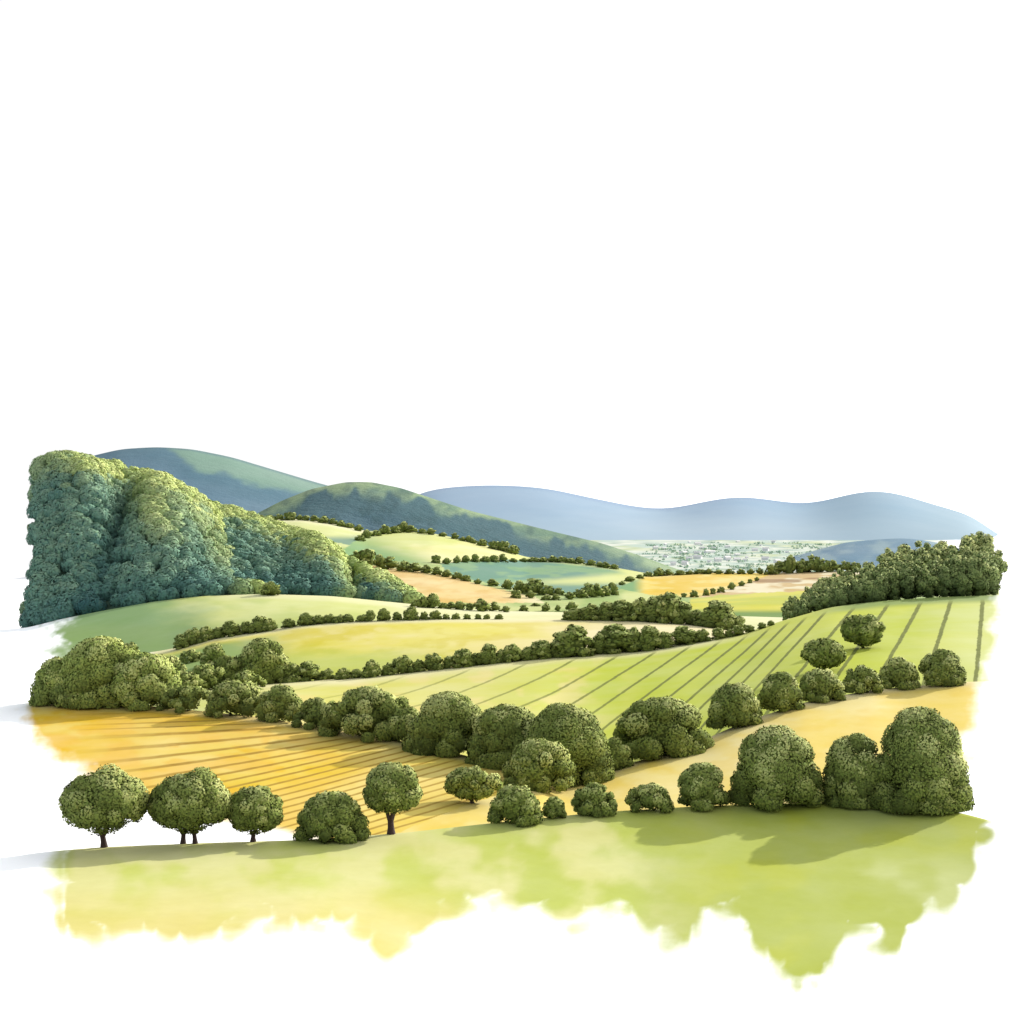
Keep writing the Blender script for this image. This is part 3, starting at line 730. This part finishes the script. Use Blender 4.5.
hedge('G', [(360, 541, 10, 6), (367, 538, 11, 8), (376, 536, 10, 6), (385, 534, 12, 9), (395, 533, 12, 7), (404, 532, 14, 10), (412, 532.5, 11, 7), (422, 533.5, 9, 5), (431, 534.5, 10, 6), (443, 536.5, 9, 4), (455, 539, 9, 6), (463, 541, 8, 4), (469, 542, 9, 6), (482, 546, 10, 7), (494, 549, 13, 8), (503, 551, 14, 10), (513, 554, 12, 9), (474, 543.5, 8, 4)],
      'on the crest of the pale hill field', 'hedge on the crest of the pale hill field', True)
hedge('G', [(262, 520, 8, 5), (270, 520, 9, 5), (279, 520, 9, 6), (290, 520, 13, 8), (300, 520, 8, 5), (306, 520.5, 9, 5), (315, 521.5, 10, 6), (324, 523, 12, 7), (333, 524.5, 11, 6), (341, 526.5, 11, 6), (349, 528, 10, 5), (359, 531, 10, 6)],
      'on the crest of the highest small field', 'hedge on the crest of the highest small field', True)
hedge('G', [(684, 597, 7, 4), (694, 597, 8, 7), (706, 595.5, 7, 7), (713, 594, 6, 6), (721, 592.5, 7, 6), (732, 589.5, 8, 7), (742, 586, 7, 5), (750, 583, 5, 4), (757, 581, 5, 4)],
      'in the dotted row below the golden field', 'dotted row below the golden field', True)
hedge('G', [(604, 590, 6, 4), (612, 587.5, 8, 5), (622, 585, 8, 4), (630, 581.5, 11, 5), (640, 578.5, 9, 4), (648, 576.5, 9, 5), (659, 576, 12, 8), (669, 575.5, 10, 6), (680, 575, 11, 5), (690, 574.5, 9, 4), (700, 574, 11, 5), (709, 574, 10, 5), (719, 574, 10, 4), (730, 574, 11, 5), (741, 574, 9, 5), (751, 574, 8, 5), (760, 574, 9, 6)],
      'in the thin line behind the golden field', 'tree line behind the golden field', True)
hedge('G', [(771, 574.5, 14, 10), (781, 573.5, 15, 12), (791, 573, 16, 17), (802, 572.5, 14, 13), (813, 572, 17, 17), (824, 572, 14, 13), (834, 571.5, 13, 11), (845, 571, 13, 10), (855, 571, 12, 9)],
      'in the little wood behind the brown field', 'little wood behind the brown field', True, 'tree')

# ------------------------------------------------------------------ woods that read as one mass
def wood(key, label, xr, spacing, rad, size, pal_fn, seed, base_t=1.0, aspect=1.0, accept=None, hfn=None, crest=None):
    rng = np.random.default_rng(seed)
    xs, PY, DD, V, TT = SHEETS[key]
    nf = PY.shape[0]
    blobs = []
    # spread over the land itself, closer where it faces the eye
    n = 0
    Ns = []; NC = []; Vs = []; Cs = []; CV = []; CF = []; CC = []; nv = 0
    cand = []
    for _ in range(int(spacing)):
        c = rng.uniform(np.searchsorted(xs, xr[0] - 4), len(xs) - 1.001); r = rng.uniform(0, nf - 1 + 2)
        ci, ri = int(c), min(int(r), V.shape[0] - 2); fc, fr = c - ci, min(r - ri, 1)
        p = (V[ri, ci] * (1 - fc) + V[ri, ci + 1] * fc) * (1 - fr) + (V[ri + 1, ci] * (1 - fc) + V[ri + 1, ci + 1] * fc) * fr
        px = 512 + F * p[0] / p[1]; py = 512 - F * (p[2] - EYE) / p[1]; t = r / (nf - 1)
        if not (xr[0] <= px <= xr[1]): continue
        if accept and not accept(px, py, t, rng): continue
        cand.append((p, px, py, t))
    for p, px, py, t in cand:
        r = rad * rng.uniform(.7, 1.25) * (hfn(px, t) if hfn else 1)
        tone, pal = pal_fn(px, py, t, rng)
        b = [(p[0], p[1], p[2] + r * .35 * aspect, r, tone)]
        for k in range(3):
            d = unit(rng.normal(size=(1, 3)))[0]; d[2] = abs(d[2])
            b.append((p[0] + d[0] * r * .6, p[1] + d[1] * r * .6, p[2] + r * .35 * aspect + d[2] * r * .5 * aspect, r * rng.uniform(.45, .65), tone + rng.uniform(-.2, .2)))
        g = p[2]
        v, c, sn = leaves(b, size, 1.5, rng, .2, pal, lambda q: (q[:, 2] > g - r * .3) & (q[:, 1] < p[1] + r * .6), aspect)
        Vs.append(v); Cs.append(c); Ns.append(sn)
        cv, cf, cc, cn = core(b[:1], .85, pal[0] * .5 + pal[1] * .45, 7, 4, aspect); NC.append(cn)
        CV.append(cv); CF.append(cf + nv); CC.append(cc); nv += len(cv)
    Va = np.vstack(Vs); f = np.arange(len(Va)).reshape(-1, 4)
    cv = np.vstack(CV); cf = np.vstack(CF) + len(Va)
    me = mesh_from('woodland', np.vstack([Va, cv]), np.vstack([f, cf]), np.vstack([np.vstack(Cs), np.vstack(CC)]), [FOL], normals=np.vstack(Ns + NC))
    return tag(link('woodland', me), label, 'woodland', kind='stuff')

TEAL = (srgb(62, 98, 96), srgb(98, 134, 118), srgb(142, 166, 132))  # leaf colour of the woods' shaded slopes
LITE = (srgb(120, 144, 88), srgb(174, 188, 112), srgb(210, 214, 146))  # sunlit crests and spurs, painted into the leaf colour
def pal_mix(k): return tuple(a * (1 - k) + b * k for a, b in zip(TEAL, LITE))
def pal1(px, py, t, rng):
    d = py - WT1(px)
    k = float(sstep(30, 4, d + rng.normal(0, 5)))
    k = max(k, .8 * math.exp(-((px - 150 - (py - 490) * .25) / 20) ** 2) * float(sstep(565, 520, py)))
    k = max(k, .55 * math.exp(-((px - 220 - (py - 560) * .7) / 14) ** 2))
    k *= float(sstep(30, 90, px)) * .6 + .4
    dark = .7 * math.exp(-((px - 108 - (py - 560) * -.35) / 14) ** 2) * float(sstep(505, 545, py)) + .5 * float(sstep(22, 4, yE(px) - py))  # shade of the crease and the wood's foot, put into leaf tone
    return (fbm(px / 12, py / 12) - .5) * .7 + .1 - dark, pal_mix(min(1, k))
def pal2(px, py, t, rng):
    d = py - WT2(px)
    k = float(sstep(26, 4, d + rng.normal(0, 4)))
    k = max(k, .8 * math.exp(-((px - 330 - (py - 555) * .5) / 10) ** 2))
    dark = .6 * math.exp(-((px - 358 - (py - 580) * .7) / 8) ** 2) + .5 * float(sstep(18, 4, yE(px) - py))  # painted shade in the hollow and along the lower edge
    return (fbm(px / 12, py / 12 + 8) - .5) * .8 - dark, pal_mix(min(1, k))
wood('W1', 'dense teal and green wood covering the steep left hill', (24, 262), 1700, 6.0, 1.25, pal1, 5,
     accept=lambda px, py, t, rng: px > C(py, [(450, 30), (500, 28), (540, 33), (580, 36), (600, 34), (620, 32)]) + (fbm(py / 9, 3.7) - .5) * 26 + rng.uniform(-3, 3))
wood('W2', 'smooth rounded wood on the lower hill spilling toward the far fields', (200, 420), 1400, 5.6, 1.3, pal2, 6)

# wood behind the striped field on the right
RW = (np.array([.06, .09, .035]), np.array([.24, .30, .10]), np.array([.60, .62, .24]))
def wood_right():
    rng = np.random.default_rng(31)
    Ns = []; NC = []; V = []; Cc = []; CV = []; CF = []; CC = []; nv = 0
    top = lambda x: C(x, [(770, 622), (785, 612), (800, 599), (830, 581), (860, 566), (890, 553), (920, 547), (950, 541), (980, 534), (998, 532), (1008, 545)])
    basey = lambda x: C(x, [(770, 625), (830, 606.5), (880, 600.5), (940, 596.5), (1000, 594.5)])
    for i in range(260):
        px = rng.uniform(784, 996); dpt = rng.uniform(0, 1) ** 1.3
        yb = basey(px); D = 502 + 70 * dpt; s = D / F
        hpx = (yb - top(px)) * rng.uniform(.78, .98) * (.68 + .32 * dpt)
        if px > 985: hpx *= .9
        h = max(hpx * s, 2.2); r = h * rng.uniform(.17, .27) if h > 9 else h * .42
        g = EYE - (yb + 1 - 512) / F * 500
        x = (px - 512) / F * D
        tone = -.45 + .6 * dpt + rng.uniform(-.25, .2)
        b = []
        for k in range(7):
            q = (k + .5) / 7
            rr = r * (.55 + .5 * math.sin(math.pi * min(1, q * 1.02))) * rng.uniform(.7, 1.0)
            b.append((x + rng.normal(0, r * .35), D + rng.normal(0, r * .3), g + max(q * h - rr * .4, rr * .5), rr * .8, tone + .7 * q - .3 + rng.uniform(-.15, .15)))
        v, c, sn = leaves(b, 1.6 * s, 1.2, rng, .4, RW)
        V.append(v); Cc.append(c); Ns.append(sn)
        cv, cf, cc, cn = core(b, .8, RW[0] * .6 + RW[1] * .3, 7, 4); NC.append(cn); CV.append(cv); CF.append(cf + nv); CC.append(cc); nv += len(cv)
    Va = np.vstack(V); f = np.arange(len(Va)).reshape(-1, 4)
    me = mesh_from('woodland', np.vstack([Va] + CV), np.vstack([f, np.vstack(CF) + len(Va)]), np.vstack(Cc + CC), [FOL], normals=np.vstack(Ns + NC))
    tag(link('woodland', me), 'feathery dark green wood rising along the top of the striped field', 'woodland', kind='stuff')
wood_right()

# ------------------------------------------------------------------ the far-off town
def flat_mat(name, c):
    m = bpy.data.materials.new(name); m.use_nodes = True
    N = m.node_tree.nodes; L = m.node_tree.links; bs = N['Principled BSDF']; bs.inputs['Roughness'].default_value = .8
    n = N.new('ShaderNodeTexNoise'); n.inputs['Scale'].default_value = .4
    r = N.new('ShaderNodeValToRGB'); r.color_ramp.elements[0].color = (*(np.array(c) * .85), 1); r.color_ramp.elements[1].color = (*c, 1)
    tc = N.new('ShaderNodeTexCoord'); L.new(tc.outputs['Object'], n.inputs['Vector']); L.new(n.outputs['Fac'], r.inputs[0]); L.new(r.outputs[0], bs.inputs['Base Color'])
    return m
wall_m = flat_mat('render_wall', (.82, .82, .80)); roof_m = flat_mat('roof_tile', (.80, .76, .74))
def house_mesh():
    hw, hd, h, rh = 8, 6, 7, 4
    v = [(-hw, -hd, 0), (hw, -hd, 0), (hw, hd, 0), (-hw, hd, 0), (-hw, -hd, h), (hw, -hd, h), (hw, hd, h), (-hw, hd, h), (-hw, 0, h + rh), (hw, 0, h + rh)]
    o = 1.0
    v += [(-hw - o, -hd - o, h - .5), (hw + o, -hd - o, h - .5), (hw + o, hd + o, h - .5), (-hw - o, hd + o, h - .5), (-hw - o, 0, h + rh + .2), (hw + o, 0, h + rh + .2)]
    f = [(0, 1, 5, 4), (1, 2, 6, 5), (2, 3, 7, 6), (3, 0, 4, 7), (4, 8, 7), (5, 6, 9), (10, 11, 15, 14), (12, 13, 14, 15)]
    me = bpy.data.meshes.new('house'); me.from_pydata(v, [], f); me.materials.append(wall_m); me.materials.append(roof_m)
    for i in (6, 7): me.polygons[i].material_index = 1
    return me
hm = house_mesh()
rng = np.random.default_rng(77)
for i in range(48):
    py = rng.uniform(541.5, 566); D = (EYE - PLAIN) * F / (py - 512)
    px = rng.normal(705, 52) if i % 3 else rng.uniform(640, 800)
    if px < C(py, [(540, 632), (566, 672)]) or px > C(py, [(540, 850), (566, 770)]): continue
    o = link('house', hm); o.location = ((px - 512) / F * D, D, PLAIN - .2)
    k = rng.uniform(.5, 1.1); o.scale = (k * rng.uniform(.9, 1.5), k, k); o.rotation_euler.z = rng.uniform(-.6, .6)
    tag(o, 'tiny pale house in the distant town below the blue hills', 'house', 'houses of the distant town')
V = []; Cc = []
TP = (srgb(136, 166, 150), srgb(164, 190, 166), srgb(196, 212, 184))
for i in range(150):
    py = rng.uniform(543, 573); D = (EYE - PLAIN) * F / (py - 512); px = rng.uniform(636, 840)
    s = D / F; r = rng.uniform(1.0, 2.2) * s
    b = [((px - 512) / F * D + rng.normal(0, 3 * r), D + rng.normal(0, r), PLAIN + r * .3, r * rng.uniform(.5, .8), rng.uniform(-.4, .4)) for _ in range(4)]
    v, c, _n = leaves(b, 1.2 * s, .9, rng, .5, TP); V.append(v); Cc.append(c)
Va = np.vstack(V)
tag(link('distant_trees', mesh_from('distant_trees', Va, np.arange(len(Va)).reshape(-1, 4), np.vstack(Cc), [FOL])), 'hazy grey-green tree clumps scattered through the distant town', 'trees', kind='stuff')

# ------------------------------------------------------------------ light
FAR_SKY, SUN_GLOW = .83, 2.2
az = math.atan2(SUN_DIR[0], SUN_DIR[1])
w = bpy.data.worlds.new('World'); scene.world = w; w.use_nodes = True
N = w.node_tree.nodes; L = w.node_tree.links
bg = N['Background']
sky = N.new('ShaderNodeTexSky'); sky.sky_type = 'NISHITA'; sky.sun_disc = False
sky.sun_elevation = SUN_EL; sky.sun_rotation = az
tc = N.new('ShaderNodeTexCoord'); sp = N.new('ShaderNodeSeparateXYZ'); L.new(tc.outputs['Generated'], sp.inputs[0])
mr = N.new('ShaderNodeMapRange'); mr.interpolation_type = 'SMOOTHSTEP'; L.new(sp.outputs['Z'], mr.inputs['Value'])
mr.inputs['From Min'].default_value = .7; mr.inputs['From Max'].default_value = 1.0
sc = N.new('ShaderNodeVectorMath'); sc.operation = 'SCALE'; L.new(sky.outputs[0], sc.inputs[0]); sc.inputs['Scale'].default_value = .07 / .1
# white haze, brightest around the sun and dimmer on the far side of the sky
sv = (SUN_DIR[0] * math.cos(SUN_EL), SUN_DIR[1] * math.cos(SUN_EL), math.sin(SUN_EL))
dp = N.new('ShaderNodeVectorMath'); dp.operation = 'DOT_PRODUCT'; L.new(tc.outputs['Generated'], dp.inputs[0]); dp.inputs[1].default_value = sv
def ramp(f0, f1, t0, t1):
    m = N.new('ShaderNodeMapRange'); L.new(dp.outputs['Value'], m.inputs['Value'])
    for k, v in zip(('From Min', 'From Max', 'To Min', 'To Max'), (f0, f1, t0, t1)): m.inputs[k].default_value = v
    return m.outputs[0]
hz = N.new('ShaderNodeCombineXYZ'); glow = ramp(.5, .98, 0, SUN_GLOW * 10)
for ch, k in enumerate((.84, .98, 1.14)):
    ad = N.new('ShaderNodeMath'); ad.operation = 'ADD'
    L.new(ramp(-.5, .3, FAR_SKY * k * 10, 10.2), ad.inputs[0]); L.new(glow, ad.inputs[1]); L.new(ad.outputs[0], hz.inputs[ch])
mx = N.new('ShaderNodeMix'); mx.data_type = 'RGBA'
L.new(mr.outputs[0], mx.inputs['Factor']); L.new(hz.outputs[0], mx.inputs['A']); L.new(sc.outputs[0], mx.inputs['B'])
L.new(mx.outputs['Result'], bg.inputs['Color']); bg.inputs['Strength'].default_value = .1

sd = bpy.data.lights.new('sun', 'SUN'); so = bpy.data.objects.new('sun', sd); col.objects.link(so)
sd.energy = 5.0; sd.angle = math.radians(.6); sd.color = (1.0, .955, .86)
from mathutils import Vector
d = Vector((SUN_DIR[0] * math.cos(SUN_EL), SUN_DIR[1] * math.cos(SUN_EL), math.sin(SUN_EL)))
so.rotation_euler = d.to_track_quat('Z', 'Y').to_euler()

scene.view_settings.view_transform = 'Standard'; scene.view_settings.look = 'None'
scene.view_settings.exposure = 0; scene.view_settings.gamma = 1
scene.render.engine = 'CYCLES'
scene.render.resolution_x = 1024; scene.render.resolution_y = 1024
